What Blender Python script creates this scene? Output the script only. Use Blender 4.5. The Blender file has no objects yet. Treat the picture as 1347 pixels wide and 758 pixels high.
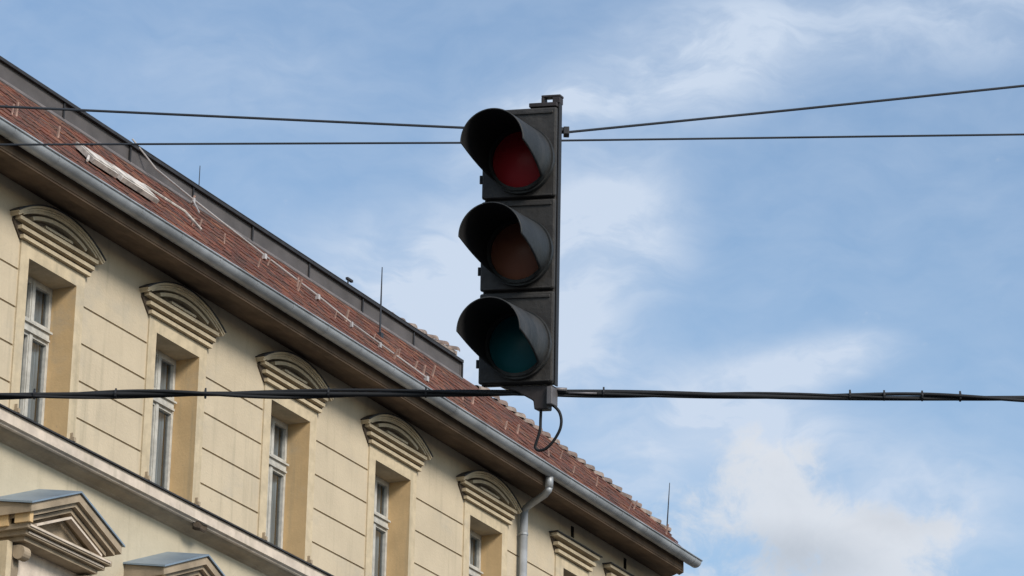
import bpy, bmesh, math, random
from mathutils import Vector, Matrix
random.seed(7)
R = math.radians
scene = bpy.context.scene
C = scene.collection

# ------------------------------------------------------------------ camera
PITCH, ROLL = 20.2031, 1.2254
cam_d = bpy.data.cameras.new("Camera")
cam = bpy.data.objects.new("Camera", cam_d)
C.objects.link(cam)
cam.location = (0, 0, 1.6)
cam.matrix_world = (Matrix.Translation((0, 0, 1.6)) @ Matrix.Rotation(R(90 + PITCH), 4, 'X')
                    @ Matrix.Rotation(R(ROLL), 4, 'Z'))
cam_d.sensor_width = 36
cam_d.lens = 36 * 4799.8 / 1347
cam_d.clip_start = 0.1
cam_d.clip_end = 3000
scene.camera = cam

# ------------------------------------------------------------------ light
SUN_EL, SUN_AZ = 33.0, 140.0          # azimuth clockwise from +Y (view direction): behind the camera, a little right
SUN_STR, SKY_STR, EXPO = 2.8, 0.115, 0.4
sd = bpy.data.lights.new("Sun", 'SUN')
sd.energy = SUN_STR
sd.angle = R(20)
sd.color = (1.0, 0.93, 0.83)
sun = bpy.data.objects.new("Sun", sd)
C.objects.link(sun)
to_sun = Vector((math.sin(R(SUN_AZ)) * math.cos(R(SUN_EL)), math.cos(R(SUN_AZ)) * math.cos(R(SUN_EL)), math.sin(R(SUN_EL))))
sun.rotation_euler = to_sun.to_track_quat('Z', 'Y').to_euler()
sun.location = (0, -20, 40)


# ------------------------------------------------------------------ node helper
class NT:
    def __init__(s, tree):
        s.t = tree
        s.n = tree.nodes
        s.l = tree.links

    def node(s, typ, ins=None, **kw):
        n = s.n.new(typ)
        for k, v in kw.items():
            setattr(n, k, v)
        for k, v in (ins or {}).items():
            s.set(n.inputs[k], v)
        return n

    def set(s, sock, v):
        if isinstance(v, bpy.types.NodeSocket):
            s.l.new(v, sock)
        elif isinstance(v, bpy.types.Node):
            s.l.new(v.outputs[0], sock)
        else:
            if hasattr(sock, 'default_value'):
                try:
                    if len(sock.default_value) == 4 and len(v) == 3:
                        v = (*v, 1)
                except TypeError:
                    pass
            sock.default_value = v

    def m(s, op, a, b=0.0, c=0.0, clamp=False):
        n = s.n.new('ShaderNodeMath')
        n.operation = op
        n.use_clamp = clamp
        for i, v in enumerate((a, b, c)):
            s.set(n.inputs[i], v)
        return n.outputs[0]

    def noise(s, vec, scale, detail=4, rough=.5, dist=0.0):
        n = s.node('ShaderNodeTexNoise', {'Scale': scale, 'Detail': detail, 'Roughness': rough, 'Distortion': dist})
        if vec is not None:
            s.set(n.inputs['Vector'], vec)
        return n.outputs['Fac']

    def mapping(s, vec, scale=(1, 1, 1), rot=(0, 0, 0), loc=(0, 0, 0)):
        n = s.node('ShaderNodeMapping', {'Vector': vec, 'Scale': scale, 'Rotation': rot, 'Location': loc})
        return n.outputs[0]

    def ramp(s, fac, a, b, c0=(0, 0, 0, 1), c1=(1, 1, 1, 1)):
        n = s.node('ShaderNodeMapRange', {'Value': fac, 'From Min': a, 'From Max': b}, interpolation_type='SMOOTHSTEP')
        return n.outputs[0]

    def mix(s, fac, a, b, mode='MIX'):
        n = s.n.new('ShaderNodeMix')
        n.data_type = 'RGBA'
        n.blend_type = mode
        n.clamp_factor = True
        s.set(n.inputs[0], fac)
        s.set(n.inputs[6], a)
        s.set(n.inputs[7], b)
        return n.outputs[2]


# ------------------------------------------------------------------ world: Nishita sky with high thin cloud and a low cumulus
world = bpy.data.worlds.new("World")
scene.world = world
world.use_nodes = True
N = NT(world.node_tree)
N.n.clear()
sky = N.node('ShaderNodeTexSky', sky_type='NISHITA')
sky.sun_disc = False
sky.sun_elevation = R(SUN_EL)
sky.sun_rotation = R(SUN_AZ)
sky.altitude = 200
sky.air_density = 1.3
sky.dust_density = 0.6
sky.ozone_density = 2.0
geo = N.node('ShaderNodeNewGeometry')
vdir = N.node('ShaderNodeTexCoord').outputs['Generated']
sep = N.node('ShaderNodeSeparateXYZ', {'Vector': vdir})
az = N.m('MULTIPLY', N.m('ARCTAN2', sep.outputs[0], sep.outputs[1]), 57.2958)
el = N.m('MULTIPLY', N.m('ARCSINE', sep.outputs[2]), 57.2958)
P = N.node('ShaderNodeCombineXYZ', {'X': az, 'Y': el, 'Z': 0.0}).outputs[0]


def blob(azc, elc, ra, re, rot=0.0):
    """elliptical falloff in azimuth / elevation degrees: 1 at the centre, 0 outside"""
    v = N.node('ShaderNodeVectorMath', {0: P, 1: (azc, elc, 0)}, operation='SUBTRACT').outputs[0]
    v = N.node('ShaderNodeVectorRotate', {'Vector': v, 'Angle': R(-rot)}, rotation_type='Z_AXIS').outputs[0]
    v = N.node('ShaderNodeVectorMath', {0: v, 1: (1 / ra, 1 / re, 1)}, operation='MULTIPLY').outputs[0]
    l = N.node('ShaderNodeVectorMath', {0: v}, operation='LENGTH').outputs['Value']
    return N.m('SUBTRACT', 1.0, N.ramp(l, 0.0, 1.0))


def px(x, y):
    return ((x - 673.5) / 84 / math.cos(R(20.2 + (379 - y) / 84)), 20.2 + (379 - y) / 84)


def acc(lst):
    s = None
    for w, b in lst:
        t = N.m('MULTIPLY', b, w)
        s = t if s is None else N.m('ADD', s, t)
    return s


warp = N.node('ShaderNodeTexNoise', {'Vector': P, 'Scale': .45, 'Detail': 3.0})
wv = N.node('ShaderNodeVectorMath', {0: warp.outputs['Color'], 1: (.5, .5, .5)}, operation='SUBTRACT').outputs[0]
wv = N.node('ShaderNodeVectorMath', {0: wv, 'Scale': 1.6}, operation='SCALE').outputs[0]
PW = N.node('ShaderNodeVectorMath', {0: P, 1: wv}, operation='ADD').outputs[0]
wisp = N.noise(N.mapping(PW, (.30, 1.05, 1), (0, 0, R(-24))), 1.0, 9, .60, .3)
fine = N.noise(N.mapping(PW, (.8, 2.0, 1), (0, 0, R(-20))), 1.0, 7, .55)
puff = N.noise(PW, .95, 11, .66, .35)
mask = acc([
    (.85, blob(*px(930, 70), 5.0, 1.5, 17)),
    (.60, blob(*px(1280, 20), 3.2, 1.3, 10)),
    (.55, blob(*px(690, 150), 2.6, 1.1, 25)),
    (.95, blob(*px(560, 390), 3.9, 2.4, 12)),
    (.95, blob(*px(800, 300), 2.2, 2.0, 10)),
    (.75, blob(*px(740, 470), 2.4, 1.4, 0)),
    (.60, blob(*px(1010, 480), 3.0, .7, 6)),
    (.95, blob(*px(900, 580), 3.0, 1.3, 14)),
    (.85, blob(*px(640, 420), 2.4, 1.6, 0)),
    (.70, blob(*px(1090, 470), 1.8, .6, 10)),
    (.60, blob(*px(1010, 560), 2.6, .9, 0)),
    (.80, blob(*px(1180, 670), 3.6, 1.8, 0)),
    (.22, blob(*px(300, 120), 3.4, 1.2, 0)),
])
outside = N.ramp(N.m('ABSOLUTE', az), 9.0, 16.0)       # the rest of the sky, out of the picture
thin = N.m('MULTIPLY', mask, N.m('ADD', .46, N.m('MULTIPLY', N.ramp(wisp, .34, .66), .85)))
thin = N.m('ADD', N.m('ADD', thin, .13), N.m('MULTIPLY', outside, N.m('MULTIPLY', N.ramp(wisp, .42, .7), .7)))
thin = N.m('ADD', thin, N.m('MULTIPLY', N.m('SUBTRACT', fine, .5), .42), clamp=True)
cum_m = acc([
    (1.0, blob(*px(1040, 670), 2.5, 1.5, -8)),
    (.85, blob(*px(1170, 740), 2.2, 1.3, -10)),
    (.75, blob(*px(960, 785), 2.4, 1.0, 0)),
    (.45, blob(*px(1010, 590), 1.5, .8, 0)),
    (.45, blob(*px(860, 700), 1.6, .9, 10)),
    (.40, blob(*px(1240, 690), 1.4, .8, 0)),
])
cum = N.ramp(N.m('ADD', cum_m, N.m('MULTIPLY', N.m('SUBTRACT', puff, .5), 2.1)), .25, .9)
# base of the cumulus is greyer than its crown
shade_m = acc([(1.0, blob(*px(1060, 728), 1.9, .75, -6)), (.4, blob(*px(1180, 680), 1.2, .5, 0))])
shade = N.m('MULTIPLY', N.m('ADD', shade_m, N.m('MULTIPLY', N.m('SUBTRACT', puff, .5), .9)), .85, clamp=True)

SKYV = 1 / (SKY_STR * 2 ** EXPO)     # cloud radiance relative to the strength above
skyc = N.node('ShaderNodeVectorMath', {0: sky.outputs[0], 1: (.94, .96, .99)}, operation='MULTIPLY').outputs[0]
thin_c = (.60 * SKYV, .70 * SKYV, .85 * SKYV)
cum_c = N.mix(shade, (.74 * SKYV, .77 * SKYV, .82 * SKYV, 1), (.50 * SKYV, .54 * SKYV, .60 * SKYV, 1))
c1 = N.mix(thin, skyc, (*thin_c, 1))
c2 = N.mix(N.m('MULTIPLY', cum, .85), c1, cum_c)
bg = N.node('ShaderNodeBackground', {'Color': c2, 'Strength': SKY_STR})
out = N.node('ShaderNodeOutputWorld', {'Surface': bg.outputs[0]})

scene.view_settings.view_transform = 'Standard'
scene.view_settings.look = 'None'
scene.view_settings.gamma = 1
scene.view_settings.use_curve_mapping = False
scene.view_settings.exposure = EXPO


# ------------------------------------------------------------------ materials
def mat(name, base, rough=.8, metal=0.0, var=.12, vscale=3.0, bump=.0, bscale=20.0, spec=.4, fn=None, **extra):
    m = bpy.data.materials.new(name)
    m.use_nodes = True
    T = NT(m.node_tree)
    T.n.clear()
    tc = T.node('ShaderNodeTexCoord').outputs['Object']
    o = T.node('ShaderNodeOutputMaterial')
    b = T.node('ShaderNodeBsdfPrincipled', {'Roughness': rough, 'Metallic': metal, 'Specular IOR Level': spec})
    for k, v in extra.items():
        T.set(b.inputs[k.replace('_', ' ')], v)
    dark = tuple(c * (1 - var) for c in base)
    lite = tuple(min(1, c * (1 + var)) for c in base)
    f = T.ramp(T.noise(tc, vscale, 7, .6), .3, .7)
    col = T.mix(f, (*dark, 1), (*lite, 1))
    if fn:
        col = fn(T, tc, col)
    T.set(b.inputs['Base Color'], col)
    if bump:
        bn = T.node('ShaderNodeBump', {'Strength': bump, 'Distance': .01, 'Height': T.noise(tc, bscale, 6, .6)})
        T.set(b.inputs['Normal'], bn.outputs[0])
    T.set(o.inputs[0], b.outputs[0])
    return m


def plaster_wear(T, tc, col):
    # rain streaks running down, blotches of old dirt, hairline patches
    st = T.noise(T.mapping(tc, (5.0, 5.0, .35)), 1.0, 6, .62)
    col = T.mix(T.m('MULTIPLY', T.ramp(st, .50, .76), .50), col, (.27, .24, .17, 1))
    bl = T.noise(T.mapping(tc, (.8, .8, 1.1), loc=(3, 1, 5)), 1.0, 8, .65)
    col = T.mix(T.m('MULTIPLY', T.ramp(bl, .53, .72), .48), col, (.34, .32, .27, 1))
    sp = T.noise(tc, 9.0, 4, .7)
    col = T.mix(T.m('MULTIPLY', T.ramp(sp, .62, .75), .35), col, (.25, .22, .17, 1))
    return col


M = {}
M['plaster'] = mat('cream_plaster', (.50, .422, .305), .92, var=.07, vscale=1.2, bump=.5, bscale=26, fn=plaster_wear)
M['plaster_low'] = mat('grey_cream_plaster', (.46, .405, .30), .92, var=.09, vscale=1.0, bump=.5, bscale=22, fn=plaster_wear)
M['trim'] = mat('cream_trim', (.50, .415, .285), .9, var=.12, vscale=5, bump=.4, bscale=30, fn=plaster_wear)
M['ochre'] = mat('ochre_paint', (.57, .40, .21), .88, var=.08, vscale=2.5, bump=.3, bscale=30, fn=plaster_wear)
M['ledge'] = mat('pale_ledge_plaster', (.56, .48, .40), .9, var=.16, vscale=4, bump=.5, fn=plaster_wear)
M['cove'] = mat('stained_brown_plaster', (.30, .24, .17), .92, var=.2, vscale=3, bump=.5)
M['slot_shade_crumble'] = mat('slot_shade_and_crumbled_stucco', (.075, .055, .038), .95, var=.35, vscale=6, bump=.5)  # dark stucco: painted shade in the hood slots, also the crumbled ledge patch
M['darkmetal'] = mat('dark_sheet_metal', (.035, .034, .036), .6, .3, var=.25, vscale=4)
M['soffit'] = mat('brown_stained_boards', (.115, .078, .050), .88, var=.3, vscale=2.2, bump=.5, bscale=12,
                  fn=lambda T, tc, c: T.mix(T.m('MULTIPLY', T.ramp(T.noise(T.mapping(tc, (.6, 14, 14)), 1, 5), .45, .7), .5), c, (.09, .055, .035, 1)))
M['zinc'] = mat('weathered_zinc', (.34, .36, .38), .5, .3, var=.28, vscale=1.6, bump=.15, bscale=9, spec=.5)
M['zinc_pale'] = mat('pale_zinc', (.22, .28, .34), .45, .35, var=.12, vscale=2.5, bump=.1, bscale=8)
M['fascia'] = mat('grey_fascia_sheet', (.085, .078, .078), .75, .1, var=.2, vscale=2.2, bump=.2, bscale=6)
M['flash'] = mat('grey_flashing', (.17, .15, .145), .6, .3, var=.2, vscale=3)
M['frame'] = mat('off_white_window_paint', (.43, .42, .385), .6, var=.18, vscale=9)
M['brownframe'] = mat('red_brown_window_paint', (.14, .045, .03), .6, var=.2, vscale=9)
M['curtain'] = mat('grey_net_curtain', (.58, .68, .80), .95, var=.2, vscale=3,
                   fn=lambda T, tc, c: T.mix(T.ramp(T.noise(T.mapping(tc, (22, 22, .6)), 1, 3), .4, .6), c, (.34, .40, .47, 1)))
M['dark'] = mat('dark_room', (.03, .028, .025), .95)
M['white'] = mat('white_roof_paint', (.48, .44, .40), .8, var=.4, vscale=6)
M['clip'] = mat('pale_mortar', (.36, .235, .19), .9, var=.3, vscale=12)
M['wire_pale'] = mat('pale_aluminium_wire', (.50, .47, .45), .5, .4, var=.15)
M['asphalt'] = mat('asphalt', (.05, .05, .052), .9, var=.2, vscale=2, bump=.3)
M['paving'] = mat('paving_stone', (.26, .25, .235), .9, var=.15, vscale=3, bump=.2)
M['kerb'] = mat('kerb_granite', (.32, .31, .30), .85, var=.15, vscale=8)
M['paint'] = mat('road_paint', (.75, .75, .72), .7, var=.1)


def tile_mat(name, cols, moss):
    m = bpy.data.materials.new(name)
    m.use_nodes = True
    T = NT(m.node_tree)
    T.n.clear()
    tc = T.node('ShaderNodeTexCoord').outputs['Object']
    g = T.node('ShaderNodeNewGeometry')
    cr = T.node('ShaderNodeValToRGB', {'Fac': g.outputs['Random Per Island']})
    el_ = cr.color_ramp.elements
    while len(el_) < len(cols):
        el_.new(.5)
    for i, c in enumerate(cols):
        el_[i].position = i / (len(cols) - 1)
        el_[i].color = (*c, 1)
    col = cr.outputs[0]
    n = T.noise(tc, 5, 7, .65)
    col = T.mix(T.m('MULTIPLY', T.ramp(n, .42, .62), .85), col, (*moss, 1))
    n2 = T.noise(tc, 28, 4, .6)
    col = T.mix(T.m('MULTIPLY', T.ramp(n2, .58, .68), .6), col, (.31, .15, .085, 1))
    b = T.node('ShaderNodeBsdfPrincipled', {'Base Color': col, 'Roughness': .88})
    bn = T.node('ShaderNodeBump', {'Strength': .5, 'Distance': .01, 'Height': n2})
    T.set(b.inputs['Normal'], bn.outputs[0])
    o = T.node('ShaderNodeOutputMaterial', {'Surface': b.outputs[0]})
    return m


M['tile'] = tile_mat('red_clay_tiles', [(.080, .022, .012), (.125, .034, .017), (.175, .052, .025), (.088, .027, .016), (.22, .088, .045)], (.050, .028, .020))
M['ridge'] = tile_mat('weathered_ridge_tiles', [(.22, .165, .14), (.28, .23, .195), (.17, .115, .095), (.33, .28, .24)], (.10, .075, .065))


def glass_mat():
    m = bpy.data.materials.new('window_glass')
    m.use_nodes = True
    T = NT(m.node_tree)
    T.n.clear()
    gl = T.node('ShaderNodeBsdfGlossy', {'Color': (.9, .93, .95, 1), 'Roughness': .03})
    tc = T.node('ShaderNodeTexCoord').outputs['Object']
    bn = T.node('ShaderNodeBump', {'Strength': .12, 'Distance': .02, 'Height': T.noise(tc, 2.2, 2)})
    T.set(gl.inputs['Normal'], bn.outputs[0])
    tr = T.node('ShaderNodeBsdfTransparent', {'Color': (.72, .75, .74, 1)})
    fr = T.node('ShaderNodeFresnel', {'IOR': 1.5})
    f = T.m('ADD', T.m('MULTIPLY', fr.outputs[0], 2.0), .05, clamp=True)
    mx = T.node('ShaderNodeMixShader', {0: f, 1: tr.outputs[0], 2: gl.outputs[0]})
    T.node('ShaderNodeOutputMaterial', {'Surface': mx.outputs[0]})
    return m


M['glass'] = glass_mat()
GLH = lambda T, tc, c: T.mix(T.m('MULTIPLY', T.ramp(T.noise(T.mapping(tc, (9, 9, 3)), 1, 6, .65), .45, .75), .5), c, (.075, .07, .065, 1))
M['housing'] = mat('faded_grey_black_plastic', (.028, .026, .025), .62, var=.22, vscale=9, bump=.25, bscale=60, fn=GLH)
M['visor'] = mat('dark_visor_plastic', (.015, .017, .018), .6, var=.22, vscale=10, bump=.2, bscale=50, fn=GLH)
M['visor_in'] = mat('matt_black_visor_lining', (.004, .004, .005), 1.0, var=.1)
M['black'] = mat('black_rubber', (.015, .016, .019), .6, var=.2)
M['cable'] = mat('black_cable_sheath', (.007, .008, .010), .7, var=.3, vscale=14)
M['steel'] = mat('dull_steel_wire', (.03, .036, .046), .65, .1, var=.2)
M['galv'] = mat('galvanised_clamp', (.17, .16, .165), .55, .5, var=.15)
M['bracket'] = mat('dark_painted_bracket', (.035, .028, .028), .6, var=.3, vscale=14)


def lens_mat(name, col):
    m = bpy.data.materials.new(name)
    m.use_nodes = True
    T = NT(m.node_tree)
    T.n.clear()
    tc = T.node('ShaderNodeTexCoord').outputs['Object']
    v = T.node('ShaderNodeTexVoronoi', {'Vector': tc, 'Scale': 110.0})
    bn = T.node('ShaderNodeBump', {'Strength': .12, 'Distance': .002, 'Height': v.outputs['Distance']})
    b = T.node('ShaderNodeBsdfPrincipled', {'Base Color': (*col, 1), 'Roughness': .38, 'Specular IOR Level': .3, 'Normal': bn.outputs[0]})
    T.node('ShaderNodeOutputMaterial', {'Surface': b.outputs[0]})
    return m


M['red'] = lens_mat('dark_red_lens', (.40, .024, .032))
M['amber'] = lens_mat('unlit_amber_lens', (.24, .095, .060))
M['green'] = lens_mat('dark_green_lens', (.009, .120, .145))


# ------------------------------------------------------------------ mesh helpers
def obj(name, bm, m, parent=None, smooth=False, bevel=0.0, z=0.0):
    me = bpy.data.meshes.new(name)
    if z:
        bmesh.ops.translate(bm, verts=bm.verts, vec=(0, 0, z))
    bm.normal_update()
    bm.to_mesh(me)
    bm.free()
    ms = m if isinstance(m, (list, tuple)) else [m]
    for k in ms:
        me.materials.append(M[k])
    if smooth:
        for p in me.polygons:
            p.use_smooth = True
    o = bpy.data.objects.new(name, me)
    C.objects.link(o)
    o.parent = parent
    if bevel:
        md = o.modifiers.new('bevel', 'BEVEL')
        md.width = bevel
        md.segments = 2
        md.limit_method = 'ANGLE'
    return o


def face(bm, pts, mi=0):
    vs = [bm.verts.new(p) for p in pts]
    f = bm.faces.new(vs)
    f.material_index = mi
    return f


def box(bm, x0, x1, y0, y1, z0, z1, mi=0):
    ps = [(x, y, z) for x in (x0, x1) for y in (y0, y1) for z in (z0, z1)]
    v = [bm.verts.new(p) for p in ps]
    for q in ((0, 1, 3, 2), (4, 6, 7, 5), (0, 4, 5, 1), (2, 3, 7, 6), (0, 2, 6, 4), (1, 5, 7, 3)):
        bm.faces.new([v[i] for i in q]).material_index = mi
    return v


def prism(bm, poly, y0, y1, mi=0):
    """poly: (x,z) outline extruded along y"""
    a = [bm.verts.new((x, y0, z)) for x, z in poly]
    b = [bm.verts.new((x, y1, z)) for x, z in poly]
    n = len(poly)
    bm.faces.new(a).material_index = mi
    bm.faces.new(b[::-1]).material_index = mi
    for i in range(n):
        bm.faces.new((a[i], b[i], b[(i + 1) % n], a[(i + 1) % n])).material_index = mi
    bmesh.ops.recalc_face_normals(bm, faces=bm.faces[-(n + 2):])


def extr_u(bm, prof, u0, u1, mi=0, skew=0.0, closed=True):
    """prof: (v,z) outline swept along u; end u is skewed by v"""
    a = [bm.verts.new((u0, -v, z)) for v, z in prof]
    b = [bm.verts.new((u1 - skew * v, -v, z)) for v, z in prof]
    n = len(prof)
    fs = []
    for i in range(n if closed else n - 1):
        fs.append(bm.faces.new((a[i], b[i], b[(i + 1) % n], a[(i + 1) % n])))
    if closed:
        fs.append(bm.faces.new(a[::-1]))
        fs.append(bm.faces.new(b))
    for f in fs:
        f.material_index = mi
    bmesh.ops.recalc_face_normals(bm, faces=fs)


def tube(bm, pts, r, seg=8, cap=True, mi=0):
    pts = [Vector(p) for p in pts]
    rings = []
    n = len(pts)
    up = Vector((0, 0, 1))
    prev = None
    for i, p in enumerate(pts):
        t = (pts[min(i + 1, n - 1)] - pts[max(i - 1, 0)]).normalized()
        if prev is None:
            a = t.cross(up)
            if a.length < .05:
                a = t.cross(Vector((0, 1, 0)))
        else:
            a = prev - t * prev.dot(t)
        a.normalize()
        prev = a
        b = t.cross(a)
        rr = r[i] if isinstance(r, (list, tuple)) else r
        rings.append([bm.verts.new(p + (a * math.cos(k / seg * 2 * math.pi) + b * math.sin(k / seg * 2 * math.pi)) * rr) for k in range(seg)])
    for i in range(n - 1):
        for k in range(seg):
            bm.faces.new((rings[i][k], rings[i][(k + 1) % seg], rings[i + 1][(k + 1) % seg], rings[i + 1][k])).material_index = mi
    if cap:
        bm.faces.new(rings[0][::-1]).material_index = mi
        bm.faces.new(rings[-1]).material_index = mi


def tag(o, label=None, cat=None, group=None, kind=None):
    if label:
        o['label'] = label
    if cat:
        o['category'] = cat
    if group:
        o['group'] = group
    if kind:
        o['kind'] = kind
    return o


def empty(name, loc, rz=0.0):
    o = bpy.data.objects.new(name, None)
    o.empty_display_size = .3
    C.objects.link(o)
    o.location = loc
    o.rotation_euler = (0, 0, rz)
    return o


def copy_tree(o, parent=None, off=None):
    c = o.copy()
    C.objects.link(c)
    c.parent = parent
    if off is not None:
        c.location = Vector(o.location) + Vector(off)
    for ch in list(o.children):
        copy_tree(ch, c)
    return c


# ------------------------------------------------------------------ ground
bm = bmesh.new()
face(bm, [(-900, -900, 0), (900, -900, 0), (900, 900, 0), (-900, 900, 0)])
tag(obj('road', bm, 'asphalt'), kind='structure')

# the building frame: local +X runs along the facade away from the camera, -Y faces the street
OX, OY = -6.05074794, 40.56940533
TH = math.atan2(.89127543, .45346236)
B = 1.6                                   # camera height: facade heights below are above the camera
house = empty('apartment_building', (OX, OY, 0), TH)
tag(house, 'old cream plastered building with red tiled roof and ochre window reveals', 'building')

side = empty('pavement_frame', (OX, OY, 0), TH)
bm = bmesh.new()
box(bm, -45, 22, -3.4, -.02, 0, .13)
pv = obj('pavement', bm, 'paving')
pv.location = (OX, OY, 0)
pv.rotation_euler = (0, 0, TH)
tag(pv, kind='structure')
bm = bmesh.new()
box(bm, -45, 22, -3.56, -3.403, 0, .134)
kb = obj('kerb', bm, 'kerb', bevel=.015)
kb.location = (OX, OY, 0)
kb.rotation_euler = (0, 0, TH)
tag(kb, kind='structure')
bpy.data.objects.remove(side)
bm = bmesh.new()
for k in range(16):
    box(bm, -42 + k * 4.5, -40 + k * 4.5, -7.06, -6.94, .002, .005)
mk = obj('road_marking', bm, 'paint')
mk.location = (OX, OY, 0)
mk.rotation_euler = (0, 0, TH)
tag(mk, kind='structure')

# ------------------------------------------------------------------ facade wall with recessed openings and grooves
CU = [1.03 + 2.9 * i for i in range(-5, 5)]           # window axes
U0, U1 = -14.6, 19.08
ZT = 16.19
us, zs = {U0, U1}, {-B, ZT}
REC = []                                              # (u0,u1,z0,z1,depth,kind)
for c in CU:
    REC.append((c - .52, c + .52, 13.22, 15.34, -.38, 'open'))
    REC.append((c - .70, c + .70, 13.0, 15.52, .022, 'surround'))
    REC.append((c - .55, c + .55, 8.7, 11.3, -.37, 'open'))
    REC.append((c - .52, c + .52, 4.2, 6.9, -.37, 'open'))
    REC.append((c - .55, c + .55, .1, 2.6, -.37, 'open'))
REC.append((15.25, 15.87, 13.4, 15.36, -.30, 'open2'))
REC.append((14.98, 16.14, 13.0, 15.52, .022, 'surround'))
REC.append((17.17, 17.79, 13.4, 15.36, -.30, 'open2'))
REC.append((16.90, 18.06, 13.0, 15.52, .022, 'surround'))
for u in (15.59, 17.53):
    REC.append((u - .055, u + .055, 15.94, 16.12, -.15, 'vent'))
for z in (15.14, 14.66, 14.18, 13.71):
    REC.append((U0, U1, z - .013, z + .013, -.022, 'groove'))
for r in REC:
    us |= {r[0], r[1]}
    zs |= {r[2], r[3]}
zs |= {12.95}
us, zs = sorted(us), sorted(zs)
PR = {'open': 3, 'open2': 3, 'vent': 3, 'surround': 2, 'groove': 1}


def cell(u, z):
    best = (0, 0.0, 'wall')
    for r in REC:
        if r[0] < u < r[1] and r[2] < z < r[3] and PR[r[5]] > best[0]:
            best = (PR[r[5]], r[4], r[5])
    return best[1], best[2]


nu, nz = len(us) - 1, len(zs) - 1
G = [[cell((us[i] + us[i + 1]) / 2, (zs[j] + zs[j + 1]) / 2) for j in range(nz)] for i in range(nu)]
bm = bmesh.new()
MI = {'wall': 0, 'groove': 0, 'surround': 1, 'vent': 4}
for i in range(nu):
    for j in range(nz):
        d, k = G[i][j]
        a, b, e, f = us[i], us[i + 1], zs[j], zs[j + 1]
        if k not in ('open', 'open2'):
            mi = MI[k]
            if k == 'wall' and e < 12.95:
                mi = 2
            face(bm, [(a, -d, e), (b, -d, e), (b, -d, f), (a, -d, f)], mi)
        for (i2, j2, p, q) in ((i + 1, j, (b, e), (b, f)), (i, j + 1, (a, f), (b, f))):
            if i2 >= nu or j2 >= nz:
                continue
            d2, k2 = G[i2][j2]
            if abs(d - d2) < 1e-6:
                continue
            mi = 3 if 'open' in (k, k2) else (1 if 'open2' in (k, k2) else (4 if 'vent' in (k, k2) else (1 if 'surround' in (k, k2) else 0)))
            if mi == 3 and i2 == i:
                mi = 1                                     # head and sill faces: plaster
            face(bm, [(p[0], -d, p[1]), (q[0], -d, q[1]), (q[0], -d2, q[1]), (p[0], -d2, p[1])], mi)
# gable end and back of the block
face(bm, [(U1, 0, -B), (U1 + 6, 12, -B), (U1 + 6, 12, ZT), (U1, 0, ZT)], 0)
face(bm, [(U1 + 6, 12, -B), (U0, 12, -B), (U0, 12, ZT), (U1 + 6, 12, ZT)], 0)
face(bm, [(U0, 12, -B), (U0, 0, -B), (U0, 0, ZT), (U0, 12, ZT)], 0)
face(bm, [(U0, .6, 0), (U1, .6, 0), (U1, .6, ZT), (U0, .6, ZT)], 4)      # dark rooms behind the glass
obj('wall', bm, ['plaster', 'trim', 'plaster_low', 'ochre', 'dark'], house, z=B)

# ------------------------------------------------------------------ windows
def make_window(w, z0, z1, y, fm, zt=None, mull=0.0, double=True):
    """window unit centred on u=0: frame with panes, sill and curtain as its pieces"""
    bm = bmesh.new()
    h, t = w / 2 - .003, .045
    yb, yf = y - .0, y - .055
    box(bm, -h, -h + t, yf, yb, z0, z1)
    box(bm, h - t, h, yf, yb, z0, z1)
    box(bm, -h + t, h - t, yf, yb, z1 - t, z1)
    box(bm, -h + t, h - t, yf, yb, z0, z0 + t)
    if zt:
        box(bm, -h + t, h - t, yf - .03, yb, zt - .075, zt + .075)
        box(bm, -h + .02, h - .02, yf - .06, yf - .03, zt + .035, zt + .06)
        box(bm, -h + t, h - t, yf - .045, yf - .03, zt - .07, zt - .045)
    if double:
        zz = [(z0 + t, (zt or z1) - .075), ((zt or z0) + .075, z1 - t)] if zt else [(z0 + t, z1 - t)]
        for a, b in zz:
            box(bm, mull - .032, mull + .032, yf - .022, yb, a, b)
            for s in (-1, 1):                          # casement stiles and rails
                xa, xb = (-h + t, mull - .032) if s < 0 else (mull + .032, h - t)
                box(bm, xa, xa + .018, yf - .008, yb - .004, a, b)
                box(bm, xb - .018, xb, yf - .008, yb - .004, a, b)
                box(bm, xa + .018, xb - .018, yf - .008, yb - .004, b - .035, b)
                box(bm, xa + .018, xb - .018, yf - .008, yb - .004, a, a + .04)
    win = obj('window', bm, fm, None, z=B)
    bm = bmesh.new()
    face(bm, [(-h + .02, y - .02, z0 + .02), (h - .02, y - .02, z0 + .02), (h - .02, y - .02, z1 - .02), (-h + .02, y - .02, z1 - .02)])
    obj('pane', bm, 'glass', win, z=B)
    bm = bmesh.new()
    n = 44
    for i in range(n):
        xa, xb = -h + .02 + (2 * h - .04) * i / n, -h + .02 + (2 * h - .04) * (i + 1) / n
        ya, yb2 = (y + .07 + .02 * math.sin(i * 1.9) + .01 * math.sin(i * .7), y + .07 + .02 * math.sin((i + 1) * 1.9) + .01 * math.sin((i + 1) * .7))
        face(bm, [(xa, ya, z0), (xb, yb2, z0), (xb, yb2, z1), (xa, ya, z1)])
    obj('curtain', bm, 'curtain', win, smooth=True, z=B)
    return win


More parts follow.
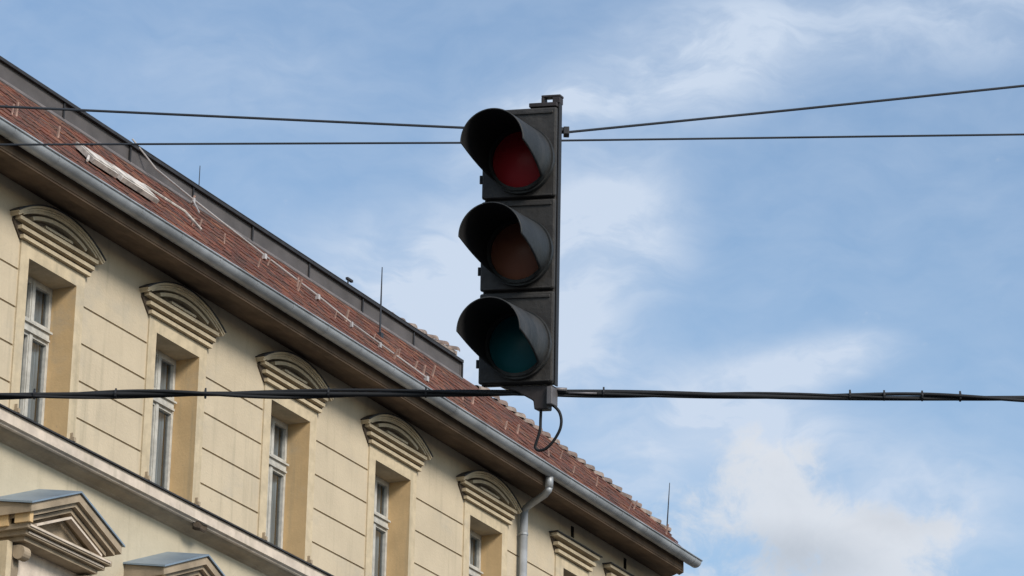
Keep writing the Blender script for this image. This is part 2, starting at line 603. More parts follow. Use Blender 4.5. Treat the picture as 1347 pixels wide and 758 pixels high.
wu = make_window(1.04, 13.22, 15.34, .38, 'frame', 14.70, .10)
bm = bmesh.new()
box(bm, -.54, .54, -.06, .30, 13.19, 13.225)
obj('sill', bm, 'darkmetal', wu, z=B)
wl = make_window(1.10, 8.7, 11.3, .37, 'frame', 10.6, 0)
first = True
for c in CU:
    for src, off in ((wu, 0), (wl, 0)):
        w = copy_tree(src, house)
        w.location = (c, 0, 0)
    w = copy_tree(wl, house)
    w.location = (c, 0, -8.6)
    w.scale = (.99, 1, 1)
for s in (wu, wl):
    for ch in list(s.children):
        bpy.data.objects.remove(ch)
    bpy.data.objects.remove(s)
wn = make_window(.62, 13.4, 15.36, .30, 'brownframe', 14.8, 0, False)
for c in (15.56, 17.48):
    w = copy_tree(wn, house)
    w.location = (c, 0, 0)
for ch in list(wn.children):
    bpy.data.objects.remove(ch)
bpy.data.objects.remove(wn)

# small guard brackets at the foot of the upper openings
bm = bmesh.new()
box(bm, -.022, .022, -.09, -.03, 13.36, 13.41)
box(bm, -.010, .010, -.06, -.022, 13.41, 13.47)
gb = obj('guard_bracket', bm, 'cove', house, z=B)
bm = bmesh.new()
for c in CU:
    for s in (-.60, .60):
        g = gb.copy()
        C.objects.link(g)
        g.parent = house
        g.location = (c + s, 0, 0)
bpy.data.objects.remove(gb)
bm.free()


# ------------------------------------------------------------------ segmental hoods of the top-floor windows
def arc_pts(hw, z0, rise, n=20):
    rr = (hw * hw + rise * rise) / (2 * rise)
    zc = z0 + rise - rr
    a0 = math.asin(hw / rr)
    return [(rr * math.sin(-a0 + 2 * a0 * i / n), zc + rr * math.cos(-a0 + 2 * a0 * i / n)) for i in range(n + 1)]


def arc_band(bm, hw, z0, rise, t, y0, y1, mi=0):
    o_ = arc_pts(hw, z0, rise)
    i_ = arc_pts(hw - .02, z0 - t * .86, rise - t * .14)
    for k in range(len(o_) - 1):
        q = [o_[k], o_[k + 1], i_[k + 1], i_[k]]
        a = [bm.verts.new((x, y0, z)) for x, z in q]
        b = [bm.verts.new((x, y1, z)) for x, z in q]
        bm.faces.new(a).material_index = mi
        for e in range(4):
            if e in (0, 2) or (e == 1 and k == len(o_) - 2) or (e == 3 and k == 0):
                bm.faces.new((a[e], b[e], b[(e + 1) % 4], a[(e + 1) % 4])).material_index = mi


bm = bmesh.new()
# body plate, coloured dark to paint shade into the slots between courses
plate = arc_pts(.90, 15.74, .30)
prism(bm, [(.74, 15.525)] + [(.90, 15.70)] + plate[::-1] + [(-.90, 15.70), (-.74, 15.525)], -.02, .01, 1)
# straight courses, each wider than the one below
for z, hw, d in ((15.525, .74, .075), (15.625, .80, .085), (15.725, .86, .095)):
    box(bm, -hw, hw, -d, -.015, z, z + .046)
# small vent-like slats and inner arcs in the tympanum
arc_band(bm, .83, 15.835, .20, .055, -.10, -.015)
arc_band(bm, .60, 15.84, .115, .048, -.09, -.015)
box(bm, -.30, .30, -.08, -.015, 15.80, 15.83)
hood = obj('window_hood', bm, ['trim', 'slot_shade_crumble'], house, z=B)
bm = bmesh.new()
arc_band(bm, .955, 15.795, .285, .030, -.130, .005)
arc_band(bm, .94, 15.765, .28, .022, -.115, .005)
hm = obj('crown_moulding', bm, 'trim', hood, z=B)
bm = bmesh.new()
arc_band(bm, .965, 15.808, .286, .016, -.142, .0)
hc = obj('flashing', bm, 'darkmetal', hood, z=B)
for c in CU:
    copy_tree(hood, house).location = (c, 0, 0)
for ch in list(hood.children):
    bpy.data.objects.remove(ch)
bpy.data.objects.remove(hood)

# flat hoods over the two narrow windows at the far end
bm = bmesh.new()
prism(bm, [(-.58, 15.53), (.58, 15.53), (.76, 15.74), (-.76, 15.74)], -.02, .01, 1)  # dark plate colour stands in for shade between the flat courses
for z, hw, d in ((15.53, .61, .10), (15.63, .68, .125)):
    box(bm, -hw, hw, -d + .02, -.015, z, z + .050)
box(bm, -.76, .76, -.13, -.015, 15.75, 15.80)
fh = obj('flat_hood', bm, ['trim', 'slot_shade_crumble'], house, z=B)
bm = bmesh.new()
box(bm, -.80, .80, -.16, .0, 15.802, 15.818)
obj('flashing', bm, 'darkmetal', fh, z=B)
for c in (15.56, 17.48):
    copy_tree(fh, house).location = (c, 0, 0)
for ch in list(fh.children):
    bpy.data.objects.remove(ch)
bpy.data.objects.remove(fh)

# ------------------------------------------------------------------ string course between the floors
bm = bmesh.new()
extr_u(bm, [(.0, 13.215), (.29, 13.200), (.29, 13.055), (.25, 13.045), (.25, 13.025), (.0, 13.025)], U0, U1 - .02)
sc = obj('string_course', bm, 'ledge', house, z=B)
bm = bmesh.new()
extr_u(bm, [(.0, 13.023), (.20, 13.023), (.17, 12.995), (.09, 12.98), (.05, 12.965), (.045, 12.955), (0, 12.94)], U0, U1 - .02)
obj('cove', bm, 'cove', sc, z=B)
bm = bmesh.new()
extr_u(bm, [(.0, 13.245), (.325, 13.218), (.325, 13.198), (.317, 13.198), (.317, 13.208), (.0, 13.233)], U0, U1 - .02)
obj('flashing', bm, 'darkmetal', sc, z=B)
# crumbling stucco at one place of the ledge
bm = bmesh.new()
bmesh.ops.create_icosphere(bm, subdivisions=2, radius=.10, matrix=Matrix.Translation((4.36, -.21, 13.03)) @ Matrix.Diagonal((1.9, .62, .75, 1)))
for v_ in bm.verts:
    v_.co += Vector((random.uniform(-.02, .02), random.uniform(-.02, .02), random.uniform(-.02, .02)))
for k in range(0):
    cu, cv, cz = 4.36 + random.gauss(0, .11), .25 + random.uniform(-.06, .045), 13.0 + random.gauss(0, .045)
    q_ = random.uniform(.012, .034)
    m4 = Matrix.Translation((cu, -cv, cz)) @ Matrix.Rotation(random.uniform(0, 3), 4, Vector((random.random(), random.random(), 1)))
    bmesh.ops.create_icosphere(bm, subdivisions=1, radius=q_, matrix=m4)
obj('crumbling_patch', bm, 'slot_shade_crumble', sc, z=B)
# lower string course above the ground floor
bm = bmesh.new()
extr_u(bm, [(0, 3.6), (.3, 3.55), (.3, 3.35), (.1, 3.2), (0, 3.2)], U0, U1 - .02)
obj('string_course', bm, 'ledge', house, z=B)

# ------------------------------------------------------------------ gabled hoods of the floor below
def gable(hw, zb, rise):
    return [(-hw, zb), (0, zb + rise), (hw, zb)]


def rake(bm, hw, zb, rise, t, y0, y1, mi=0):
    """two sloping bars meeting at the apex; t = vertical thickness"""
    for s in (-1, 1):
        q = [(s * hw, zb), (0, zb + rise), (0, zb + rise - t), (s * hw, zb - t)]
        a = [bm.verts.new((x, y0, z)) for x, z in q]
        b = [bm.verts.new((x, y1, z)) for x, z in q]
        fs = [bm.faces.new(a), bm.faces.new(b[::-1])]
        for e in range(4):
            fs.append(bm.faces.new((a[e], b[e], b[(e + 1) % 4], a[(e + 1) % 4])))
        for f in fs:
            f.material_index = mi
        bmesh.ops.recalc_face_normals(bm, faces=fs)


bm = bmesh.new()
rake(bm, .97, 12.10, .385, .10, -.58, .0)
rake(bm, .90, 12.028, .36, .06, -.53, .0)
rake(bm, .80, 11.99, .325, .05, -.47, .0)
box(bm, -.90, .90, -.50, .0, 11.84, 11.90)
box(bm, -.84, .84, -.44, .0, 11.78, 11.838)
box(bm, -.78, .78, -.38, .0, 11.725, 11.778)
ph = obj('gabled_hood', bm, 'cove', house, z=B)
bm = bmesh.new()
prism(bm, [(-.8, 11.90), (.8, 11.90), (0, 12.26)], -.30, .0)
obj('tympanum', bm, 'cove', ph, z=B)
bm = bmesh.new()
rake(bm, .70, 11.935, .28, .03, -.485, -.40)
box(bm, -.86, .86, -.515, -.50, 11.862, 11.885)
box(bm, -.80, .80, -.455, -.44, 11.800, 11.822)
obj('moulding', bm, 'ledge', ph, z=B)
bm = bmesh.new()
for s in (-1, 1):
    q = [(s * 1.0, 12.09), (0, 12.49), (0, 12.512), (s * 1.0, 12.112)]
    a = [bm.verts.new((x, -.61, z)) for x, z in q]
    b = [bm.verts.new((x, .0, z + .10)) for x, z in q]
    fs = [bm.faces.new(a), bm.faces.new(b[::-1])]
    for e in range(4):
        fs.append(bm.faces.new((a[e], b[e], b[(e + 1) % 4], a[(e + 1) % 4])))
    bmesh.ops.recalc_face_normals(bm, faces=fs)
obj('sheet_cover', bm, 'zinc_pale', ph, z=B)
bm = bmesh.new()
for s in (-1, 1):                                      # masonry wedge that carries the sheet
    q = [(s * .965, 12.02), (0, 12.40), (0, 12.485), (s * .965, 12.098)]
    a = [bm.verts.new((x, -.565, z)) for x, z in q]
    b = [bm.verts.new((x, .0, z + (.094 if i > 1 else 0))) for i, (x, z) in enumerate(q)]
    fs = [bm.faces.new(a), bm.faces.new(b[::-1])]
    for e in range(4):
        fs.append(bm.faces.new((a[e], b[e], b[(e + 1) % 4], a[(e + 1) % 4])))
    bmesh.ops.recalc_face_normals(bm, faces=fs)
bmesh.ops.remove_doubles(bm, verts=bm.verts, dist=.0005)
obj('masonry_wedge', bm, 'cove', ph, z=B)
# entablature returns in ochre, frieze and scroll brackets
bm = bmesh.new()
for q in ((-.93, -.86, -.54, -.33, 11.90, 12.08), (-.93, -.86, -.24, .0, 11.88, 12.08), (-.885, -.78, -.22, .0, 11.25, 11.72), (.78, .885, -.30, .0, 11.25, 11.72)):
    bm = bmesh.new()
    box(bm, *q)
    obj('return_block', bm, 'ochre' if q[5] > 12 else 'trim', ph, z=B)
bm = bmesh.new()
bm = bmesh.new()
box(bm, -.78, .78, -.16, .0, 11.34, 11.724)
obj('frieze', bm, 'ledge', ph, z=B)
for s in (-1, 1):
    bm = bmesh.new()
    # scroll bracket: an S profile in the depth direction
    prof = []
    for k in range(13):
        a = R(90 - k * 22)
        prof.append((.30 + .085 * math.cos(a), 11.60 + .085 * math.sin(a)))
    prof += [(.22, 11.42), (.20, 11.30), (.13, 11.22), (.05, 11.22), (.0, 11.28), (.0, 11.685)]
    a_ = [bm.verts.new((s * .70 - .07, -v, z)) for v, z in prof]
    b_ = [bm.verts.new((s * .70 + .07, -v, z)) for v, z in prof]
    fs = [bm.faces.new(a_), bm.faces.new(b_[::-1])]
    for e in range(len(prof)):
        fs.append(bm.faces.new((a_[e], b_[e], b_[(e + 1) % len(prof)], a_[(e + 1) % len(prof)])))
    bmesh.ops.recalc_face_normals(bm, faces=fs)
    obj('scroll_bracket', bm, 'cove', ph, z=B)
bm = bmesh.new()
box(bm, -.72, -.55, -.06, .0, 8.6, 11.339)
box(bm, .55, .72, -.06, .0, 8.6, 11.339)
box(bm, -.55, .55, -.06, .0, 11.3, 11.339)
obj('surround', bm, 'trim', ph, z=B)
for c in CU:
    copy_tree(ph, house).location = (c + .045, 0, 0)
for ch in list(ph.children):
    bpy.data.objects.remove(ch)
bpy.data.objects.remove(ph)

# ------------------------------------------------------------------ eaves: boarded soffit, fascia
SK = 1.0
bm = bmesh.new()
extr_u(bm, [(-.02, 16.191), (.10, 16.180), (.10, 16.155), (.16, 16.150), (.46, 16.118), (.46, 16.075), (.60, 16.066),
            (.60, 16.30), (-.02, 16.40)], U0, U1 + .0, skew=SK)
sf = obj('eaves', bm, 'soffit', house, z=B)
bm = bmesh.new()
extr_u(bm, [(.602, 16.09), (.612, 16.09), (.612, 16.285), (.602, 16.285)], U0, U1 - .02, skew=SK)
obj('fascia_board', bm, 'soffit', sf, z=B)

# ------------------------------------------------------------------ gutter and downpipe
GV, GZ, GR = .725, 16.286, .105
bm = bmesh.new()
n = 12
ge = 18.68
seg_u = [U0 + k * (ge - U0) / 17 for k in range(18)]
rings = []
for u in seg_u:
    rings.append(([bm.verts.new((u, -(GV + GR * math.cos(math.pi * (1 + k / n))), GZ + GR * math.sin(math.pi * (1 + k / n)))) for k in range(n + 1)],
                  [bm.verts.new((u, -(GV + (GR - .006) * math.cos(math.pi * (1 + k / n))), GZ + (GR - .006) * math.sin(math.pi * (1 + k / n)))) for k in range(n + 1)]))
for i in range(len(rings) - 1):
    for k in range(n):
        bm.faces.new((rings[i][0][k], rings[i + 1][0][k], rings[i + 1][0][k + 1], rings[i][0][k + 1]))
        bm.faces.new((rings[i][1][k + 1], rings[i + 1][1][k + 1], rings[i + 1][1][k], rings[i][1][k]))
for i in (0, -1):
    face(bm, [v.co.copy() for v in rings[i][0]])
g = obj('gutter', bm, 'zinc', house, smooth=True, z=B)
bm = bmesh.new()                                       # rolled front bead
tube(bm, [(u, -(GV + GR + .006), GZ + .004) for u in seg_u], .013, 8)
obj('rolled_bead', bm, 'zinc', g, smooth=True, z=B)
for k in range(36):                                    # straps, and lap joints every few metres
    u = U0 + .5 + k * .93
    if u > ge - .1:
        break
    bm = bmesh.new()
    w_ = .014
    pr = [(GV + (GR + .004) * math.cos(math.pi * (1 + t / 10)), GZ + (GR + .004) * math.sin(math.pi * (1 + t / 10))) for t in range(11)]
    for i in range(10):
        (v0, z0), (v1, z1) = pr[i], pr[i + 1]
        face(bm, [(u - w_, -v0, z0), (u + w_, -v0, z0), (u + w_, -v1, z1), (u - w_, -v1, z1)])
    if -2 < u:
        obj('strap', bm, 'zinc', g, z=B)
    else:
        bm.free()
# drip apron from the tiles into the gutter
bm = bmesh.new()
extr_u(bm, [(.66, 16.362), (.745, 16.300), (.745, 16.292), (.66, 16.352)], U0, U1 - .1, skew=.5)
obj('drip_edge', bm, 'flash', house, z=B)

bm = bmesh.new()
PU = 13.70
tube(bm, [(13.33, -.70, 16.22), (13.33, -.70, 16.02)], .062, 14)
tube(bm, [(13.33, -.70, 16.035), (13.345, -.68, 15.99), (13.40, -.60, 15.95), (13.62, -.26, 15.905), (13.685, -.14, 15.87), (PU, -.105, 15.80)], .055, 14)
tube(bm, [(PU, -.105, 15.83), (PU, -.105, -B + .1)], .060, 16)
dp = obj('downpipe', bm, 'zinc', house, smooth=True, z=B)
for z in (15.45, 13.6, 11.6, 9.6, 7.6, 5.6, 3.0):
    bm = bmesh.new()
    tube(bm, [(PU, -.105, z), (PU, -.105, z + .035)], .068, 16)
    box(bm, PU - .012, PU + .012, -.05, .0, z + .005, z + .03)
    obj('pipe_clip', bm, 'zinc', dp, z=B)

# ------------------------------------------------------------------ roof, 45 degree tiled slope
RV0, RZ0 = .72, 16.318


def rp(u, v, lift=0.0):
    """point on the tiled slope at depth v, lifted along the slope's normal"""
    return (u, -v - lift * .7071, RZ0 + (RV0 - v) + lift * .7071)


# hip line in (u, v)
HIP = [(13.9, -1.10), (14.7, -1.24), (16.43, -.90), (17.9, -.50), (18.95, .10), (18.62, .40), (18.35, .72)]


def u_end(v):
    if v >= .10:
        for a, b in zip(HIP[4:], HIP[5:]):
            if a[1] <= v <= b[1]:
                return a[0] + (b[0] - a[0]) * (v - a[1]) / (b[1] - a[1])
        return 18.35
    pts = HIP[1:5]
    for a, b in zip(pts, pts[1:]):
        if a[1] <= v <= b[1]:
            return a[0] + (b[0] - a[0]) * (v - a[1]) / (b[1] - a[1])
    return 14.7


bm = bmesh.new()
TW, TE = .19, .165                   # tile width, exposed length along v
row = 0
v = RV0 + .02
while v > -1.28:
    v1 = max(v - TE - .07, -1.32)
    off = (row % 2) * TW / 2
    u = -6.0 + off
    while u < u_end(max(v - .04, -1.24)) and (v - TE > -1.24 or u > 0):
        j = random.uniform(-.006, .006)
        lf, lb = .020 + j, .008
        w = TW - .007
        ue = min(u + w, u_end(max(v, -1.24)) + .02)
        if v < -.95 and u > 14.7:
            break
        if ue - u > .03:
            dv = random.uniform(-.008, .008)
            a0, a1 = rp(u, v + dv, lf), rp(ue, v + dv, lf + random.uniform(-.003, .003))
            b0, b1 = rp(ue, v1, lb), rp(u, v1, lb)
            um = (u + ue) / 2
            am = rp(um, v + dv + .035, lf)
            c0, c1, cm = rp(u, v + dv, lf - .012), rp(ue, v + dv, lf - .012), rp(um, v + dv + .035, lf - .012)
            V = [bm.verts.new(p) for p in (a0, am, a1, b0, b1, c0, cm, c1)]
            bm.faces.new((V[0], V[1], V[2], V[3], V[4]))
            bm.faces.new((V[0], V[5], V[6], V[1]))
            bm.faces.new((V[1], V[6], V[7], V[2]))
            bm.faces.new((V[0], V[4], V[5]))
            bm.faces.new((V[2], V[7], V[3]))
        u += TW
    v -= TE
    row += 1
# roof deck below the tiles, and the parts of the roof out of sight
deck = [rp(U0, RV0 - .02), rp(18.3, RV0 - .02), rp(18.9, .12), rp(17.9, -.5), rp(16.43, -.9), rp(14.7, -1.24), rp(U0, -1.24)]
face(bm, deck)
bk = (22.0, 11.5, 16.3)
face(bm, [rp(18.3, RV0 - .02), (25.3, 12.3, 16.3), (20.0, 5.5, 18.2), rp(17.9, -.5), rp(18.9, .12)])
face(bm, [rp(14.7, -1.24), rp(16.43, -.9), rp(17.9, -.5), (20.0, 5.5, 18.2), (14.7, 5.5, 18.2)])
face(bm, [rp(U0, -1.10), rp(14.0, -1.10), (14.0, 5.9, 19.2), (U0, 5.9, 19.2)])
face(bm, [(U0, 5.9, 19.2), (14.0, 5.9, 19.2), (14.0, 12.5, 16.3), (U0, 12.5, 16.3)])
face(bm, [(14.0, 5.5, 18.2), (20, 5.5, 18.2), (25.3, 12.3, 16.3), (14.0, 12.5, 16.3)])
face(bm, [(U0, -RV0, RZ0), (U0, 1.1, 18.1), (U0, 5.9, 19.2), (U0, 12.5, 16.3)])
roof = obj('roof', bm, 'tile', house, z=B)

# raised sheet-metal band along the top of the slope
FV = -1.07
FZ0, FZ1 = RZ0 + RV0 - FV - .03, 18.365
bm = bmesh.new()
seams = [2.59 + 1.6 * k for k in range(-10, 8)] + [13.75]
prev_u = U0
for k, s in enumerate(seams):
    e = s
    dd = .008 * (k % 2)
    box(bm, prev_u, e - .012, -FV + dd, -FV + .30, FZ0, FZ1)
    prev_u = e + .012 if e < 13.7 else e
rb = obj('raised_band', bm, 'fascia', roof, z=B)
bm = bmesh.new()
for s in seams[:-1]:
    box(bm, s - .014, s + .014, -FV - .022, -FV + .28, FZ0, FZ1 + .005)
obj('standing_seam', bm, 'darkmetal', rb, z=B)
bm = bmesh.new()
extr_u(bm, [(FV + .045, FZ1), (FV + .045, FZ1 + .045), (FV - .34, FZ1 + .055), (FV - .34, FZ1 + .01)], U0, 13.77)
box(bm, 4.28, 13.5, -FV - .05, -FV + .05, FZ1 + .046, FZ1 + .056)
obj('coping', bm, 'darkmetal', rb, z=B)
bm = bmesh.new()
extr_u(bm, [(FV + .07, RZ0 + RV0 - FV - .030), (FV + .006, RZ0 + RV0 - FV + .05), (FV + .002, RZ0 + RV0 - FV + .02), (FV + .05, RZ0 + RV0 - FV - .06)], U0, 13.73)
obj('base_flashing', bm, 'flash', rb, z=B)
bm = bmesh.new()
tube(bm, [(10.15, -FV + .0, FZ1 + .05), (10.15, -FV, FZ1 + .17)], .012, 6)
box(bm, 10.11, 10.27, -FV - .02, -FV + .02, FZ1 + .14, FZ1 + .175)
obj('hook', bm, 'darkmetal', rb, z=B)


# ridge tiles
def ridge_run(p0, p1, n, r, parent, name='ridge_tile'):
    p0, p1 = Vector(p0), Vector(p1)
    t = (p1 - p0)
    L = t.length / n
    t.normalize()
    side_ = t.cross(Vector((0, 0, 1))).normalized()
    upv = side_.cross(t)
    bm = bmesh.new()
    for i in range(n):
        a = p0 + t * (L * i) + side_ * random.uniform(-.008, .008)
        rad0, rad1 = r * random.uniform(.95, 1.05), r * .82
        A, Bv, A2 = [], [], []
        for k in range(9):
            an = math.pi * k / 8
            A.append(bm.verts.new(a + side_ * math.cos(an) * rad1 + upv * (math.sin(an) * rad1 - .03)))
            Bv.append(bm.verts.new(a + t * (L * 1.12) + side_ * math.cos(an) * rad0 + upv * (math.sin(an) * rad0 + .026)))
            A2.append(bm.verts.new(a + t * (L * 1.12) + side_ * math.cos(an) * rad0 * .86 + upv * (math.sin(an) * rad0 * .86 + .01)))
        for k in range(8):
            bm.faces.new((A[k], A[k + 1], Bv[k + 1], Bv[k]))
            bm.faces.new((Bv[k], Bv[k + 1], A2[k + 1], A2[k]))
    return bm


bmr = ridge_run(rp(14.62, -1.235, -.045), rp(16.43, -.90, -.045), 8, .115, roof)
o1 = obj('hip_ridge', bmr, 'ridge', roof, z=B)
bmr = ridge_run(rp(16.43, -.90, -.045), rp(17.9, -.50, -.045), 7, .115, roof)
obj('hip_ridge', bmr, 'ridge', roof, z=B)
bmr = ridge_run(rp(17.9, -.50, -.045), rp(18.93, .10, -.045), 6, .115, roof)
obj('hip_ridge', bmr, 'ridge', roof, z=B)
bmr = ridge_run((10.6, 1.20, FZ1 + .0), (13.76, 1.20, FZ1 + .19), 9, .085, roof)
obj('upper_ridge', bmr, 'ridge', roof, z=B)
bm = bmesh.new()
prism(bm, [(10.7, FZ1 + .01), (13.73, FZ1 + .01), (13.73, FZ1 + .19), (10.7, FZ1 + .02)], 1.125, 1.30)
obj('mortar_bed', bm, 'ridge', roof, z=B)

# white roof windows lying on the tiles near the left end
bm = bmesh.new()


def slab(bm, u0, u1, va, vb, h0, h1, mi=0):
    P_ = [rp(u0, va, h0), rp(u1, va, h0), rp(u1, vb, h0), rp(u0, vb, h0), rp(u0, va, h1), rp(u1, va, h1), rp(u1, vb, h1), rp(u0, vb, h1)]
    Vv = [bm.verts.new(p) for p in P_]
    fs = [bm.faces.new([Vv[i] for i in q]) for q in ((0, 3, 2, 1), (4, 5, 6, 7), (0, 1, 5, 4), (1, 2, 6, 5), (2, 3, 7, 6), (3, 0, 4, 7))]
    for f in fs:
        f.material_index = mi
    bmesh.ops.recalc_face_normals(bm, faces=fs)


for (a, b) in ((1.45, 2.02), (2.12, 2.98)):
    bm = bmesh.new()
    slab(bm, a, b, .16, -.12, .04, .10)
    slab(bm, a + .05, b - .05, .12, -.08, .10, .112)
    obj('roof_panel', bm, 'white', roof, z=B)
bm = bmesh.new()
tube(bm, [rp(3.0, -.13, .09), rp(4.05, -.13, .09), rp(4.07, .14, .07)], .018, 6)
obj('panel_rail', bm, 'white', roof, z=B)
bm = bmesh.new()
tube(bm, [rp(1.40, .12, .08), rp(1.18, .27, .06)], .018, 6)
obj('panel_rail', bm, 'white', roof, z=B)

# mortar patches / snow hooks scattered up the tiles
cl = [(-.26, .16), (-.10, .10), (1.12, -.117), (4.1, .0), (4.45, -.10), (5.1, -.10), (5.55, -.95), (5.9, -.05), (6.72, -.40), (7.05, -.1), (7.3, -.25), (7.85, .05),
      (8.4, -.10), (8.9, .08), (9.3, .2), (9.85, -.03), (10.2, .05), (10.26, .15), (11.0, -.1), (11.6, .1), (12.2, -.05), (12.8, .2), (13.6, .0),
      (14.3, .2), (15.04, .25), (15.3, -.1), (16.1, .15), (17.0, .3), (17.6, .1), (18.2, .4)]
bm = bmesh.new()
hx, hy, hz = rp(0, 0, 0)
for q in ((-.016, .016, .0, .0), ):
    P0 = [(-.016, hy + .012, hz - .02), (.016, hy + .012, hz - .02), (.016, hy - .012, hz - .02), (-.016, hy - .012, hz - .02)]
    P1 = [(-.012, hy - .045, hz + .16), (.012, hy - .045, hz + .16), (.012, hy - .062, hz + .155), (-.012, hy - .062, hz + .155)]
    a_ = [bm.verts.new(p) for p in P0]
    b_ = [bm.verts.new(p) for p in P1]
    fs = [bm.faces.new(a_), bm.faces.new(b_[::-1])]
    for e in range(4):
        fs.append(bm.faces.new((a_[e], b_[e], b_[(e + 1) % 4], a_[(e + 1) % 4])))
    bmesh.ops.recalc_face_normals(bm, faces=fs)
    bmesh.ops.translate(bm, verts=bm.verts, vec=(0, -hy, -hz))
hook0 = obj('snow_hook', bm, 'clip', roof, z=0)
base0 = Vector(rp(0, 0, 0))
for (u, vv) in cl:
    h = hook0.copy()
    C.objects.link(h)
    h.parent = roof
    p = Vector(rp(u, vv, 0))
    h.location = (p.x, p.y, p.z + B)
    s = random.uniform(.6, 1.3)
    h.scale = (s, s, random.uniform(.6, 1.15))
    h.rotation_euler = (random.uniform(-.2, .2), random.uniform(-.15, .15), 0)
bpy.data.objects.remove(hook0)

# lightning conductor strung over the slope on little stands
bm = bmesh.new()
path = [(4.25, 1.08, 18.50)]
line = [(4.6, -1.02, .16), (5.55, -.97, .10), (6.9, -.60, .07), (7.85, -.28, .07), (8.3, .02, .07), (9.0, .10, .06), (10.0, .32, .06)]
path += [rp(u, v_, l) for u, v_, l in line]
tube(bm, path, .012, 6)
tube(bm, [rp(5.55, -.97, .09), rp(5.35, -.70, .05)], .012, 6)
obj('lightning_conductor', bm, 'wire_pale', roof, z=B)
for u, v_, l in line[1:]:
    bm = bmesh.new()
    x, y, z = rp(u, v_, l)
    s_ = random.uniform(.016, .03)
    box(bm, x - s_, x + s_, y - s_, y + s_, z - .06, z + .015)
    obj('conductor_stand', bm, 'wire_pale', roof, z=B)

# rods on the roof
x, y, z = rp(10.15, -.50, 0)
for (u, v_, h, r_, nm) in ((10.15, -.52, 1.05, .010, 'lightning_rod'), (18.98, .06, .82, .009, 'lightning_rod')):
    bm = bmesh.new()
    x, y, z = rp(u, v_, .02)
    lean = .10 if u > 15 else .0
    tube(bm, [(x, y, z), (x + lean * .5, y, z + h * .5), (x + lean, y, z + h)], [r_ * 1.5, r_ * 1.2, r_ * .7], 6)
    box(bm, x - .04, x + .04, y - .04, y + .04, z - .05, z + .03)
    obj(nm, bm, 'steel', roof, z=B)
bm = bmesh.new()
tube(bm, [(9.32, 3.2, 18.9), (9.32, 3.2, 20.35)], [.010, .006], 6)
obj('lightning_rod', bm, 'steel', roof, z=B)

# ------------------------------------------------------------------ the traffic light
YAW, TILT, LEAN = R(-18.33), R(8.9), R(2.72)      # turned left, tipped towards the drivers, hanging slightly askew
LX, LY, LZ = .0232, 11.6, 3.9214 + B
HW, HH, SEC = .2626, .9531, .3177
light = empty('traffic_light', (LX, LY, LZ), YAW)
light.rotation_euler = (Matrix.Rotation(YAW, 3, 'Z') @ Matrix.Rotation(TILT, 3, 'X') @ Matrix.Rotation(LEAN, 3, 'Y')).to_euler()
CX = .0105
tag(light, 'dark unlit three-lamp traffic light with long black visors hanging between overhead wires', 'traffic light')
w2 = HW / 2
bm = bmesh.new()
box(bm, -w2 + .004, w2 - .004, 0.0, .030, .0, HH)
obj('housing', bm, 'housing', light, bevel=.006)
bm = bmesh.new()
box(bm, w2 - .003, w2 + .003, .004, .034, -.004, HH + .028)
obj('side_rail', bm, 'black', light, bevel=.002)


def ring_band(bm, zc, y0, y1, r0, r1, n=48, mi=0):
    vs = []
    for k in range(n):
        a = 2 * math.pi * k / n
        c_, s_ = math.cos(a), math.sin(a)
        vs.append([bm.verts.new((c_ * r0, y1, zc + s_ * r0)), bm.verts.new((c_ * r0, y0, zc + s_ * r0)),
                   bm.verts.new((c_ * r1, y0, zc + s_ * r1)), bm.verts.new((c_ * r1, y1, zc + s_ * r1))])
    for k in range(n):
        a, b = vs[k], vs[(k + 1) % n]
        for e in range(3):
            bm.faces.new((a[e], b[e], b[e + 1], a[e + 1])).material_index = mi


